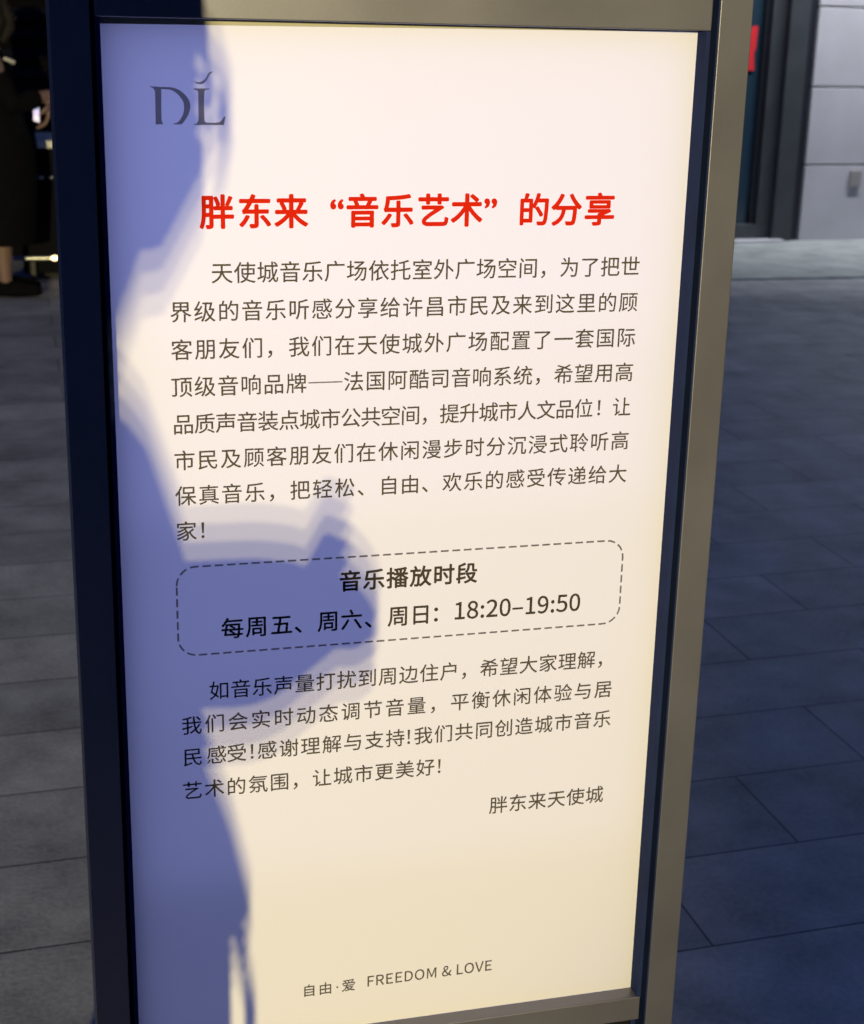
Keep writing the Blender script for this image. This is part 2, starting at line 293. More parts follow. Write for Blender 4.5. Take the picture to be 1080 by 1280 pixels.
LATIN = {
 '0': (0.556, [[(0.277,-0.014,0.137,-0.014,0.418,-0.014), (0.506,0.369,0.506,0.114,0.506,0.624), (0.277,0.747,0.418,0.747,0.137,0.747), (0.051,0.369,0.051,0.624,0.051,0.114)], [(0.277,0.06,0.36,0.06,0.195,0.06), (0.137,0.369,0.137,0.154,0.137,0.584), (0.277,0.675,0.195,0.675,0.36,0.675), (0.418,0.369,0.418,0.584,0.418,0.154)]]),
 '1': (0.556, [[(0.089,0,0.089,0.026,0.223,0), (0.492,0,0.358,0,0.492,0.026), (0.492,0.077,0.492,0.051,0.441,0.077), (0.343,0.077,0.392,0.077,0.343,0.295), (0.343,0.735,0.343,0.515,0.32,0.735), (0.275,0.735,0.297,0.735,0.235,0.712), (0.12,0.681,0.186,0.695,0.12,0.664), (0.12,0.624,0.12,0.644,0.166,0.624), (0.252,0.624,0.209,0.624,0.252,0.441), (0.252,0.077,0.252,0.257,0.197,0.077), (0.089,0.077,0.143,0.077,0.089,0.051)]]),
 '2': (0.556, [[(0.043,0,0.043,0.017,0.197,0), (0.506,0,0.352,0,0.506,0.026), (0.506,0.08,0.506,0.051,0.438,0.08), (0.303,0.08,0.369,0.08,0.266,0.08), (0.183,0.072,0.22,0.074,0.355,0.235), (0.472,0.532,0.472,0.383,0.472,0.661), (0.257,0.747,0.389,0.747,0.163,0.747), (0.04,0.641,0.1,0.704,0.057,0.624), (0.094,0.589,0.074,0.606,0.134,0.638), (0.246,0.672,0.186,0.672,0.338,0.672), (0.38,0.529,0.38,0.612,0.38,0.4), (0.043,0.054,0.275,0.255,0.043,0.037)]]),
 '3': (0.556, [[(0.263,-0.014,0.149,-0.014,0.395,-0.014), (0.501,0.197,0.501,0.066,0.501,0.297), (0.343,0.383,0.432,0.36,0.343,0.383), (0.343,0.389,0.343,0.386,0.423,0.415), (0.475,0.564,0.475,0.475,0.475,0.681), (0.26,0.747,0.383,0.747,0.177,0.747), (0.057,0.661,0.112,0.709,0.072,0.641), (0.106,0.601,0.089,0.621,0.146,0.644), (0.257,0.672,0.197,0.672,0.335,0.672), (0.38,0.558,0.38,0.626,0.38,0.478), (0.177,0.418,0.332,0.418,0.177,0.392), (0.177,0.346,0.177,0.369,0.349,0.346), (0.406,0.2,0.406,0.289,0.406,0.114), (0.257,0.063,0.346,0.063,0.174,0.063), (0.077,0.146,0.12,0.103,0.06,0.129), (0.029,0.089,0.046,0.109,0.077,0.034)]]),
 '5': (0.556, [[(0.263,-0.014,0.146,-0.014,0.386,-0.014), (0.503,0.237,0.503,0.077,0.503,0.4), (0.28,0.472,0.403,0.472,0.237,0.472), (0.172,0.443,0.203,0.461,0.177,0.515), (0.192,0.655,0.183,0.586,0.283,0.655), (0.466,0.655,0.375,0.655,0.466,0.681), (0.466,0.735,0.466,0.709,0.349,0.735), (0.112,0.735,0.229,0.735,0.103,0.621), (0.086,0.392,0.094,0.506,0.103,0.38), (0.134,0.36,0.12,0.372,0.177,0.389), (0.257,0.403,0.209,0.403,0.349,0.403), (0.409,0.237,0.409,0.34,0.409,0.129), (0.255,0.063,0.34,0.063,0.169,0.063), (0.074,0.143,0.114,0.103,0.057,0.123), (0.026,0.083,0.043,0.103,0.077,0.034)]]),
 '8': (0.556, [[(0.28,-0.014,0.143,-0.014,0.418,-0.014), (0.509,0.177,0.509,0.072,0.509,0.277), (0.386,0.369,0.452,0.332,0.386,0.372), (0.386,0.375,0.386,0.372,0.429,0.409), (0.483,0.552,0.483,0.475,0.483,0.664), (0.283,0.747,0.409,0.747,0.169,0.747), (0.08,0.558,0.08,0.669,0.08,0.481), (0.18,0.389,0.126,0.426,0.18,0.389), (0.18,0.386,0.18,0.386,0.114,0.349), (0.046,0.183,0.046,0.28,0.046,0.069)], [(0.332,0.398,0.38,0.443,0.243,0.432), (0.163,0.558,0.163,0.472,0.163,0.629), (0.28,0.678,0.215,0.678,0.36,0.678), (0.406,0.546,0.406,0.621,0.406,0.492)], [(0.28,0.054,0.366,0.054,0.195,0.054), (0.126,0.192,0.126,0.112,0.126,0.26), (0.229,0.358,0.169,0.318,0.332,0.315), (0.423,0.18,0.423,0.277,0.423,0.106)]]),
 '9': (0.556, [[(0.235,-0.014,0.154,-0.014,0.372,-0.014), (0.501,0.398,0.501,0.1,0.501,0.632), (0.255,0.747,0.395,0.747,0.14,0.747), (0.043,0.509,0.043,0.652,0.043,0.358), (0.246,0.277,0.123,0.277,0.306,0.277), (0.415,0.369,0.372,0.315,0.409,0.14), (0.232,0.063,0.326,0.063,0.183,0.063), (0.109,0.12,0.14,0.083,0.092,0.1), (0.057,0.063,0.074,0.08,0.1,0.02)], [(0.415,0.443,0.403,0.595,0.366,0.375), (0.26,0.346,0.312,0.346,0.174,0.346), (0.132,0.509,0.132,0.412,0.132,0.609), (0.255,0.675,0.183,0.675,0.349,0.675)]]),
 ':': (0.278, [[(0.14,0.392,0.103,0.392,0.174,0.392), (0.206,0.461,0.206,0.418,0.206,0.501), (0.14,0.532,0.174,0.532,0.103,0.532), (0.074,0.461,0.074,0.501,0.074,0.418)], [(0.14,-0.014,0.103,-0.014,0.174,-0.014), (0.206,0.057,0.206,0.014,0.206,0.097), (0.14,0.126,0.174,0.126,0.103,0.126), (0.074,0.057,0.074,0.097,0.074,0.014)]]),
 '–': (0.537, [[(0.046,0.252,0.046,0.272,0.195,0.252), (0.492,0.252,0.343,0.252,0.492,0.272), (0.492,0.312,0.492,0.292,0.343,0.312), (0.046,0.312,0.195,0.312,0.046,0.292)]]),
 'F': (0.553, [[(0.1,0,0.1,0.246,0.132,0), (0.195,0,0.163,0,0.195,0.109), (0.195,0.329,0.195,0.22,0.286,0.329), (0.475,0.329,0.38,0.329,0.475,0.355), (0.475,0.409,0.475,0.38,0.38,0.409), (0.195,0.409,0.286,0.409,0.195,0.489), (0.195,0.655,0.195,0.572,0.303,0.655), (0.523,0.655,0.415,0.655,0.523,0.681), (0.523,0.735,0.523,0.709,0.383,0.735), (0.1,0.735,0.243,0.735,0.1,0.489)]]),
 'R': (0.636, [[(0.195,0.386,0.235,0.386,0.195,0.478), (0.195,0.658,0.195,0.569,0.235,0.658), (0.318,0.658,0.275,0.658,0.432,0.658), (0.495,0.529,0.495,0.624,0.495,0.432), (0.318,0.386,0.432,0.386,0.275,0.386)], [(0.503,0,0.443,0.103,0.538,0), (0.609,0,0.572,0,0.546,0.106), (0.42,0.32,0.483,0.215,0.521,0.346), (0.586,0.529,0.586,0.415,0.586,0.681), (0.332,0.735,0.481,0.735,0.255,0.735), (0.1,0.735,0.177,0.735,0.1,0.489), (0.1,0,0.1,0.246,0.132,0), (0.195,0,0.163,0,0.195,0.103), (0.195,0.312,0.195,0.209,0.237,0.312), (0.326,0.312,0.28,0.312,0.386,0.209)]]),
 'E': (0.590, [[(0.1,0,0.1,0.246,0.246,0), (0.535,0,0.389,0,0.535,0.026), (0.535,0.08,0.535,0.051,0.42,0.08), (0.195,0.08,0.306,0.08,0.195,0.169), (0.195,0.346,0.195,0.257,0.286,0.346), (0.472,0.346,0.378,0.346,0.472,0.372), (0.472,0.426,0.472,0.4,0.378,0.426), (0.195,0.426,0.286,0.426,0.195,0.503), (0.195,0.655,0.195,0.578,0.303,0.655), (0.523,0.655,0.415,0.655,0.523,0.681), (0.523,0.735,0.523,0.709,0.383,0.735), (0.1,0.735,0.243,0.735,0.1,0.489)]]),
 'D': (0.689, [[(0.1,0,0.1,0.246,0.163,0), (0.289,0,0.226,0,0.509,0), (0.629,0.369,0.629,0.137,0.629,0.604), (0.283,0.735,0.509,0.735,0.223,0.735), (0.1,0.735,0.163,0.735,0.1,0.489)], [(0.195,0.077,0.22,0.077,0.195,0.272), (0.195,0.658,0.195,0.463,0.22,0.658), (0.277,0.658,0.249,0.658,0.449,0.658), (0.535,0.369,0.535,0.555,0.535,0.183), (0.277,0.077,0.449,0.077,0.249,0.077)]]),
 'O': (0.743, [[(0.372,-0.014,0.186,-0.014,0.555,-0.014), (0.684,0.369,0.684,0.134,0.684,0.604), (0.372,0.747,0.555,0.747,0.186,0.747), (0.057,0.369,0.057,0.604,0.057,0.134)], [(0.372,0.069,0.503,0.069,0.24,0.069), (0.154,0.369,0.154,0.186,0.154,0.552), (0.372,0.666,0.24,0.666,0.503,0.666), (0.589,0.369,0.589,0.552,0.589,0.186)]]),
 'M': (0.813, [[(0.1,0,0.1,0.246,0.129,0), (0.183,0,0.157,0,0.183,0.134), (0.183,0.406,0.183,0.272,0.183,0.469), (0.172,0.624,0.177,0.558,0.174,0.624), (0.177,0.624,0.174,0.624,0.197,0.566), (0.235,0.455,0.215,0.512,0.283,0.329), (0.375,0.074,0.329,0.2,0.395,0.074), (0.438,0.074,0.415,0.074,0.483,0.2), (0.575,0.455,0.529,0.329,0.595,0.512), (0.635,0.624,0.615,0.566,0.635,0.624), (0.638,0.624,0.638,0.624,0.632,0.558), (0.626,0.406,0.626,0.469,0.626,0.272), (0.626,0,0.626,0.134,0.655,0), (0.712,0,0.684,0,0.712,0.246), (0.712,0.735,0.712,0.489,0.675,0.735), (0.601,0.735,0.638,0.735,0.555,0.604), (0.461,0.34,0.506,0.472,0.443,0.292), (0.409,0.189,0.429,0.24,0.409,0.189), (0.406,0.189,0.406,0.189,0.389,0.24), (0.352,0.34,0.372,0.292,0.306,0.472), (0.212,0.735,0.26,0.604,0.174,0.735), (0.1,0.735,0.137,0.735,0.1,0.489)]]),
 'L': (0.544, [[(0.1,0,0.1,0.246,0.24,0), (0.515,0,0.378,0,0.515,0.026), (0.515,0.08,0.515,0.051,0.409,0.08), (0.195,0.08,0.3,0.08,0.195,0.297), (0.195,0.735,0.195,0.515,0.163,0.735), (0.1,0.735,0.132,0.735,0.1,0.489)]]),
 'V': (0.576, [[(0.235,0,0.157,0.246,0.272,0), (0.343,0,0.306,0,0.42,0.246), (0.575,0.735,0.498,0.489,0.543,0.735), (0.481,0.735,0.512,0.735,0.443,0.601), (0.363,0.338,0.403,0.469,0.338,0.252), (0.292,0.094,0.32,0.18,0.292,0.094), (0.289,0.094,0.289,0.094,0.26,0.18), (0.217,0.338,0.243,0.252,0.177,0.469), (0.097,0.735,0.137,0.601,0.066,0.735), (0,0.735,0.034,0.735,0.08,0.489)]]),
 '&': (0.681, [[(0.26,-0.014,0.126,-0.014,0.346,-0.014), (0.472,0.072,0.415,0.02,0.532,0.029), (0.641,-0.014,0.589,0,0.649,0.011), (0.664,0.063,0.655,0.037,0.624,0.074), (0.526,0.134,0.575,0.097,0.584,0.209), (0.655,0.395,0.626,0.297,0.626,0.395), (0.569,0.395,0.598,0.395,0.546,0.312), (0.466,0.18,0.512,0.24,0.398,0.237), (0.28,0.386,0.329,0.309,0.363,0.443), (0.446,0.604,0.446,0.506,0.446,0.689), (0.3,0.747,0.392,0.747,0.2,0.747), (0.134,0.575,0.134,0.672,0.134,0.521), (0.18,0.403,0.152,0.463,0.106,0.352), (0.037,0.192,0.037,0.289,0.037,0.072)], [(0.412,0.12,0.338,0.183,0.369,0.083), (0.272,0.06,0.32,0.06,0.189,0.06), (0.126,0.195,0.126,0.114,0.126,0.252), (0.217,0.338,0.166,0.297,0.269,0.26)], [(0.246,0.446,0.315,0.492,0.223,0.492), (0.212,0.575,0.212,0.535,0.212,0.635), (0.303,0.684,0.246,0.684,0.352,0.684), (0.372,0.601,0.372,0.644,0.372,0.535)]]),
}
bm = bmesh.new()
text_row(bm, '胖东来“音乐艺术”的分享', .1615, interp(12, {0:.0972, 1:.1314, 2:.1645, 3:.2066, 4:.2304, 5:.2636, 6:.2979, 7:.3299, 8:.3529, 9:.3958, 10:.4281, 11:.4616}), .0318, .026, {3:.2066, 8:.3529})
sheet('heading', bm, ink_red)
bm = bmesh.new(); EM = .0205; V0 = .2163; DV = .03483
a, b = .0629, .4965
text_row(bm, '天使城音乐广场依托室外广场空间，为了把世', V0, even(.1008, b, 20), EM, .006)
text_row(bm, '界级的音乐听感分享给许昌市民及来到这里的顾', V0+DV, even(a, b, 21), EM, .006)
text_row(bm, '客朋友们，我们在天使城外广场配置了一套国际', V0+2*DV, even(a, b, 21), EM, .006)
text_row(bm, '顶级音响品牌  法国阿酷司音响系统，希望用高', V0+3*DV, interp(22, {0:.0620, 5:.1687, 8:.2235, 11:.2873, 18:.4333, 21:.4966}), EM, .006)
quad(bm, ink_pt(.1800, V0+3*DV-.0006), ink_pt(.2126, V0+3*DV-.0006), ink_pt(.2126, V0+3*DV+.0007), ink_pt(.1800, V0+3*DV+.0007))
text_row(bm, '品质声音装点城市公共空间，提升城市人文品位！让', V0+4*DV+.0004, interp(23, {0:.0626, 8:.2210, 13:.3186, 20:.4562, 22:.4963}), EM, .006, {21:.4722})
text_row(bm, '市民及顾客朋友们在休闲漫步时分沉浸式聆听高', V0+5*DV+.0004, even(a, b, 21), EM, .006)
text_row(bm, '保真音乐，把轻松、自由、欢乐的感受传递给大', V0+6*DV, interp(21, {0:.0631, 9:.2592, 12:.3229, 20:.4963}), EM, .006)
text_row(bm, '家！', V0+7*DV, [.0629, .08], EM, .006, {1:.0785})
sheet('paragraph', bm, ink)
bm = bmesh.new()
text_row(bm, '音乐播放时段', .5212, even(.2217, .3409, 6), .0228, .022)
text_row(bm, '每周五、周六、周日：', .5620, interp(10, {0:.1050, 1:.1289, 2:.1533, 4:.1999, 5:.2233, 7:.2710, 8:.2941, 9:.3165}), .0228, .014, {9:.3100})
u = .3277
for ch in '18:20–19:50':
    em = .0247; put(bm, ch, u, .5702, em, .012, 0, 0); u += LATIN[ch][0]*em
sheet('schedule_text', bm, ink_dark)
# dashed round-cornered border
bm = bmesh.new()
x0, x1, v0, v1, rc = .0524, .5073, .4964, .5873, .0185
path = []
def arc(cx, cy, a0, a1): 
    for i in range(13): t = R(a0+(a1-a0)*i/12); path.append((cx+rc*math.cos(t), cy+rc*math.sin(t)))
arc(x0+rc, v0+rc, 180, 270); arc(x1-rc, v0+rc, 270, 360); arc(x1-rc, v1-rc, 0, 90); arc(x0+rc, v1-rc, 90, 180); path.append(path[0])
seg = [(Vector(p), Vector(q)) for p, q in zip(path, path[1:])]
dash, gap, hw, pos, on, start = .0082, .0036, .00092, 0, True, None
left = dash; cur = [seg[0][0]]
def flush(pts):
    for p, q in zip(pts, pts[1:]):
        if (q-p).length < 1e-6: continue
        d = (q-p).normalized(); nn = Vector((-d.y, d.x))*hw
        quad(bm, *[ink_pt(*t) for t in (p-nn, q-nn, q+nn, p+nn)])
for p, q in seg:
    d = q-p; L = d.length; s = 0
    while L-s > left:
        s += left; pt = p+d*(s/L)
        if on: cur.append(pt); flush(cur); cur = []
        else: cur = [pt]
        on = not on; left = dash if on else gap
    left -= L-s
    if on: cur.append(q)
sheet('dashed_border', bm, ink)
bm = bmesh.new()
text_row(bm, '如音乐声量打扰到周边住户，希望大家理解，', .6264, interp(20, {0:.0910, 8:.2614, 11:.3257, 18:.4741, 19:.4953}), .0208, .006, {19:.4896})
text_row(bm, '我们会实时动态调节音量，平衡休闲体验与居', .6615, interp(20, {0:.0634, 9:.2689, 12:.3378, 19:.4948}), .0208, .006)
text_row(bm, '民感受！感谢理解与支持！我们共同创造城市音乐', .6958, interp(22, {0:.0636, 1:.0872, 2:.1073, 4:.1379, 10:.2700, 12:.2997, 21:.4955}), .0208, .006, {3:.1226, 11:.2842})
text_row(bm, '艺术的氛围，让城市更美好！', .7325, interp(13, {0:.0625, 4:.1502, 6:.1939, 9:.2588, 11:.3028, 12:.32}), .0208, .006, {12:.3176})
sheet('notice', bm, ink)
bm = bmesh.new(); text_row(bm, '胖东来天使城', .7848, even(.3838, .4920, 6), .0212, .006); sheet('signature', bm, ink)
bm = bmesh.new()
text_row(bm, '自由·爱', .9822, [.1804, .1980, .2109, .2233], .0158, .007, {2:.2109})
u = .2423; wd = sum(LATIN[c][0] if c != ' ' else .22 for c in 'FREEDOM & LOVE'); em = .0170
for ch in 'FREEDOM & LOVE':
    ad = (LATIN[ch][0] if ch != ' ' else .22)
    if ch != ' ': put(bm, ch, u, .9869, em, .004, 0, 0)
    u += ad*(.1423/wd)
sheet('slogan', bm, ink)
LOGO = [
 [(.0408,.0541),(.0419,.0538),(.0517,.0544),(.0561,.0545),(.0516,.0559),(.0510,.0564),(.0506,.0699),(.0505,.0822),(.0516,.0850),(.0518,.0857),(.0452,.0859),(.0453,.0840),(.0455,.0700),(.0455,.0595),(.0450,.0567),(.0436,.0551)],
 [(.0512,.0544),(.0579,.0543),(.0612,.0547),(.0641,.0556),(.0670,.0570),(.0694,.0588),(.0718,.0609),(.0738,.0635),(.0751,.0659),(.0757,.0683),(.0759,.0703),(.0756,.0723),(.0744,.0763),(.0731,.0789),(.0716,.0811),(.0698,.0836),(.0679,.0856),(.0642,.0859),(.0602,.0856),(.0607,.0851),(.0643,.0840),(.0658,.0828),(.0671,.0812),(.0690,.0776),(.0697,.0755),(.0701,.0732),(.0702,.0710),(.0701,.0688),(.0696,.0668),(.0688,.0649),(.0662,.0614),(.0645,.0597),(.0627,.0584),(.0603,.0572),(.0578,.0564),(.0516,.0560)],
 [(.0788,.0551),(.0929,.0551),(.0924,.0559),(.0893,.0563),(.0883,.0574),(.0879,.0640),(.0877,.0713),(.0878,.0819),(.0884,.0834),(.0896,.0841),(.0969,.0841),(.1006,.0836),(.1018,.0829),(.1029,.0818),(.1052,.0786),(.1063,.0789),(.1046,.0860),(.0787,.0862),(.0783,.0855),(.0808,.0848),(.0816,.0841),(.0826,.0819),(.0827,.0713),(.0827,.0582),(.0822,.0572),(.0812,.0566),(.0790,.0561)],
 [(.0786,.0486),(.0809,.0496),(.0835,.0500),(.0852,.0497),(.0867,.0489),(.0880,.0481),(.0890,.0472),(.0903,.0452),(.0913,.0432),(.0923,.0419),(.0934,.0411),(.0961,.0405),(.0954,.0416),(.0940,.0425),(.0928,.0440),(.0913,.0467),(.0894,.0493),(.0876,.0508),(.0860,.0514),(.0844,.0516),(.0813,.0509)]]
bm = bmesh.new()
for i, poly in enumerate(LOGO):
    c = bpy.data.curves.new('g', 'CURVE'); c.dimensions = '2D'; c.fill_mode = 'BOTH'
    sp = c.splines.new('POLY'); sp.points.add(len(poly)-1); sp.use_cyclic_u = True
    for p, (u, v) in zip(sp.points, poly): p.co = (u, v, 0, 1)
    o = bpy.data.objects.new('g', c); COL.objects.link(o)
    e = o.evaluated_get(bpy.context.evaluated_depsgraph_get()); m = e.to_mesh()
    vs = [bm.verts.new(ink_pt(q.co.x, q.co.y, -.0004-.00005*i)) for q in m.vertices]
    for f in m.polygons: bm.faces.new([vs[k] for k in f.vertices])
    e.to_mesh_clear(); bpy.data.objects.remove(o); bpy.data.curves.remove(c)
sheet('logo', bm, ink_logo)

# ------------------------------------------------------------------ the plaza lamp that lights the sign (behind the camera)
LP = Vector((-3.40, -14.0, 2.75))
lamp = empty('plaza_floodlight', (LP.x, LP.y, 0), 'grey plaza light post with four small lamps stacked one above another', 'lamp post')
bm = bmesh.new(); tube(bm, [(0, -.08, .05), (0, -.08, 3.2)], [.06, .05], 20); obj('post', bm, dark_alu, lamp, True)
bm = bmesh.new(); box(bm, -.15, .15, -.23, .07, 0, .02); obj('base_plate', bm, dark_alu, lamp, bevel=.003)
led = emis('warm_led', (1.0, .80, .55), 60)
AIM = Vector((-.45, 0, 1.12))
for i in range(4):
    dz = (i-1.5)*.112
    bm = bmesh.new(); tube(bm, [(0, -.06, LP.z+dz), (0, -.012, LP.z+dz)], [.03, .036], 16); h = obj('lamp_head', bm, dark_alu, lamp, True)
    bm = bmesh.new(); bmesh.ops.create_circle(bm, cap_ends=True, segments=20, radius=.012, matrix=Matrix.Translation((0, .027, LP.z+dz)) @ Matrix.Rotation(R(90), 4, 'X'))
    obj('lens', bm, led, h)
    sp = bpy.data.lights.new('lamp_beam', 'SPOT'); sp.energy = 2600; sp.color = (1.0, .85, .425); sp.shadow_soft_size = .023
    sp.spot_size = R(12.6); sp.spot_blend = .55
    o = bpy.data.objects.new('lamp_beam', sp); COL.objects.link(o); o.parent = lamp
    o.location = (0, .045, LP.z+dz)
    d = AIM - Vector((LP.x, LP.y, LP.z)); o.rotation_euler = d.to_track_quat('-Z', 'Y').to_euler()

# ------------------------------------------------------------------ people
def hand(bm, wrist, palm_dir, palm_nrm, curl, s=1.0, side=1):
    """palm + five bent fingers; palm_dir along the hand, palm_nrm out of the palm"""
    d = Vector(palm_dir).normalized(); n = Vector(palm_nrm); n = (n-d*n.dot(d)).normalized(); a = d.cross(n)*side
    w = Vector(wrist)
    for k in (-1, -.33, .33, 1):
        tube(bm, [w+a*k*.012*s, w+d*.045*s+a*k*.026*s, w+d*.085*s+a*k*.030*s], [.013*s, .013*s, .010*s], 10)
    lens = (.062, .074, .070, .054)
    for i, k in enumerate((1, .36, -.3, -.95)):
        p = w+d*.088*s+a*k*.031*s; dd = d.copy(); pts = [p]; L = lens[i]*s
        for f, ang in ((.45, curl[0]), (.32, curl[1]), (.23, curl[2])):
            dd = Quaternion(d.cross(n), ang) @ dd
            p = p+dd*L*f; pts.append(p)
        tube(bm, pts, [.0088*s, .0080*s, .0072*s, .0060*s], 10)
    p = w+d*.03*s+a*.026*s
    tube(bm, [p, p+(d*.5+a*.8+n*.3).normalized()*.034*s, p+(d*.8+a*.62+n*.65).normalized()*.062*s], [.0125*s, .0105*s, .008*s], 10)
def face(bm, c, s=1.0):
    cx, cy, cz = c
    ellipsoid(bm, (cx-.008, cy, cz+.022), (.092*s, .073*s, .092*s))
    ellipsoid(bm, (cx+.024, cy, cz-.030), (.062*s, .058*s, .078*s))
    ellipsoid(bm, (cx+.056, cy, cz-.082), (.024*s, .026*s, .022*s))
    tube(bm, [(cx+.082*s, cy, cz+.012), (cx+.101*s, cy, cz-.020)], [.008, .012], 10)
    for k in (-1, 1):
        ellipsoid(bm, (cx+.092*s, cy+k*.010, cz-.024), (.010, .009, .008))
        ellipsoid(bm, (cx-.005, cy+k*.073*s, cz-.012), (.017, .009, .030))
        ellipsoid(bm, (cx+.074*s, cy+k*.030, cz+.020), (.014, .022, .008))
    ellipsoid(bm, (cx+.083*s, cy, cz-.050), (.010, .022, .006)); ellipsoid(bm, (cx+.081*s, cy, cz-.061), (.010, .019, .007))
def face_parts(root, c, s=1.0):
    cx, cy, cz = c
    for k in (-1, 1):
        bm = bmesh.new(); ellipsoid(bm, (cx+.077*s, cy+k*.030, cz+.005), (.009, .013, .007)); obj('eye', bm, eye_m, root, True)
    bm = bmesh.new(); ellipsoid(bm, (cx+.0865*s, cy, cz-.0505), (.008, .020, .0045)); ellipsoid(bm, (cx+.085*s, cy, cz-.060), (.008, .017, .005))
    obj('lips', bm, lip_m, root, True)

def leg_chain(bm, y, x=0, hip=.84):
    tube(bm, [(x, y, hip), (x+.012, y*1.02, .66), (x+.018, y*.98, .46), (x-.012, y*.98, .30), (x-.006, y, .085)], [.082, .072, .052, .053, .036], 18)
    tube(bm, [(x-.02, y, .045), (x+.06, y*1.08, .036), (x+.13, y*1.15, .026)], [.036, .034, .024], 14)

# --- bystander between the lamp and the sign; her shadow lies on the poster
px, py = -.5636, -2.07
woman = empty('person', (px, py, 0), 'woman in loose grey shirt and navy trousers raising a dark phone', 'person'); woman.scale = (1.0467,)*3
bm = bmesh.new()
HC = (.022, 0, 1.500)
face(bm, HC)
tube(bm, [(-.008, 0, 1.25), (.006, 0, 1.36), (.008, 0, 1.45)], [.062, .055, .054], 18)
for k in (-1, 1): leg_chain(bm, k*.085)
loft(bm, [(0, 0, .80, .10, .15), (0, 0, 1.0, .10, .14), (-.01, 0, 1.2, .085, .155), (-.01, 0, 1.30, .06, .13)], 24)
EL, WR = {}, {}
for k in (-1, 1):
    sh = Vector((-.01, k*.165, 1.275)); el = Vector((.055, k*.185, 1.090)); wr = Vector((.162, k*.058, 1.092 if k < 0 else 1.085))
    EL[k], WR[k] = el, wr
    tube(bm, [sh, sh.lerp(el, .5), el, el.lerp(wr, .5), wr], [.052, .045, .040, .035, .025], 16)
hand(bm, WR[-1], (.9, .30, -.05), (-.2, 1, .05), (.75, 1.0, .7), .92, 1)
hand(bm, WR[1], (.9, -.30, -.08), (-.2, -1, .05), (.8, 1.0, .7), .92, -1)
remeshed('body', bm, skin_m, woman, .0045, 4)
face_parts(woman, HC)
bm = bmesh.new()                                   # loose shirt, open below, with wide sleeves
loft(bm, [(0, 0, .800, .126, .190), (0, 0, .822, .142, .200), (0, 0, .86, .148, .200), (0, 0, .95, .129, .185), (-.004, 0, 1.03, .106, .175), (-.012, 0, 1.13, .092, .175), (-.014, 0, 1.20, .093, .180), (-.014, 0, 1.245, .088, .165), (-.016, 0, 1.285, .070, .105), (-.018, 0, 1.303, .056, .064)], 44)
for k in (-1, 1):
    sh = Vector((-.02, k*.150, 1.240)); el, wr = EL[k], WR[k]
    tube(bm, [sh, sh.lerp(el, .5)+Vector((-.012, 0, 0)), el+Vector((-.01, 0, 0)), el.lerp(wr, .5), wr+Vector((.022, 0, .022))], [.064, .062, .066, .074, .062], 20)
shirt = remeshed('shirt', bm, grey_cloth, woman, .006, 4)
bm = bmesh.new()
for k in (-1, 1):
    tube(bm, [(.130, k*.010, .830), (.144, k*.010, .795), (.151, k*.010, .765), (.153, k*.009, .735), (.149, k*.004, .690)], .0026, 8)
ellipsoid(bm, (.147, 0, .688), (.005, .008, .006))
obj('drawstring', bm, white_m, shirt, True)
bm = bmesh.new()
loft(bm, [(0, 0, .74, .108, .165), (0, 0, .87, .112, .16)], 40)
for k in (-1, 1): tube(bm, [(.012, k*.088, .80), (.02, k*.09, .5), (.0, k*.09, .12)], [.100, .088, .075], 22)
remeshed('trousers', bm, navy_cloth, woman, .007, 3)
bm = bmesh.new()
for k in (-1, 1): tube(bm, [(-.035, k*.086, .045), (.06, k*.095, .040), (.15, k*.102, .033)], [.043, .042, .031], 16)
remeshed('shoes', bm, white_m, woman, .006, 2)
bm = bmesh.new()                                   # chin-length hair hanging forward, with loose curls at the front
hx, hy, hz = HC
ellipsoid(bm, (hx-.022, 0, hz+.035), (.104, .090, .096)); ellipsoid(bm, (hx+.034, 0, hz+.078), (.074, .070, .056)); tube(bm, [(hx+.060, 0, hz+.09), (hx+.061, 0, hz+.04), (hx+.058, 0, hz+.005)], [.048, .047, .040], 18, (1.4, 1))
for k in (-1, 1):
    tube(bm, [(hx-.005, k*.072, hz+.05), (hx+.01, k*.084, hz-.04), (hx+.006, k*.082, hz-.09), (hx+.004, k*.072, hz-.160)], [.046, .046, .044, .022], 16, (.55, 1))
    tube(bm, [(hx+.03, k*.062, hz+.06), (hx+.055, k*.076, hz-.02), (hx+.056, k*.072, hz-.060), (hx+.048, k*.064, hz-.110)], [.034, .034, .032, .016], 14, (.45, 1))
tube(bm, [(hx-.07, 0, hz+.03), (hx-.085, 0, hz-.06), (hx-.07, 0, hz-.14)], [.066, .062, .040], 18, (1.2, .8))
hair = remeshed('hair', bm, hair_m, woman, .005, 3)
bm = bmesh.new()
for i in range(3):
    y0 = -.04+i*.04; z0 = hz+random.uniform(.03, .085); q = random.uniform(.010, .034); L = random.uniform(.07, .11)
    tube(bm, [(hx+.090, y0, z0), (hx+.098+q*.6, y0+.006, z0-L*.2), (hx+.100+q, y0, z0-L*.5), (hx+.096+q*.8, y0-.008, z0-L*.8), (hx+.098+q*.3, y0-.004, z0-L)], [.006, .005, .004, .003, .001], 10)
obj('curls', bm, hair_m, hair, True)

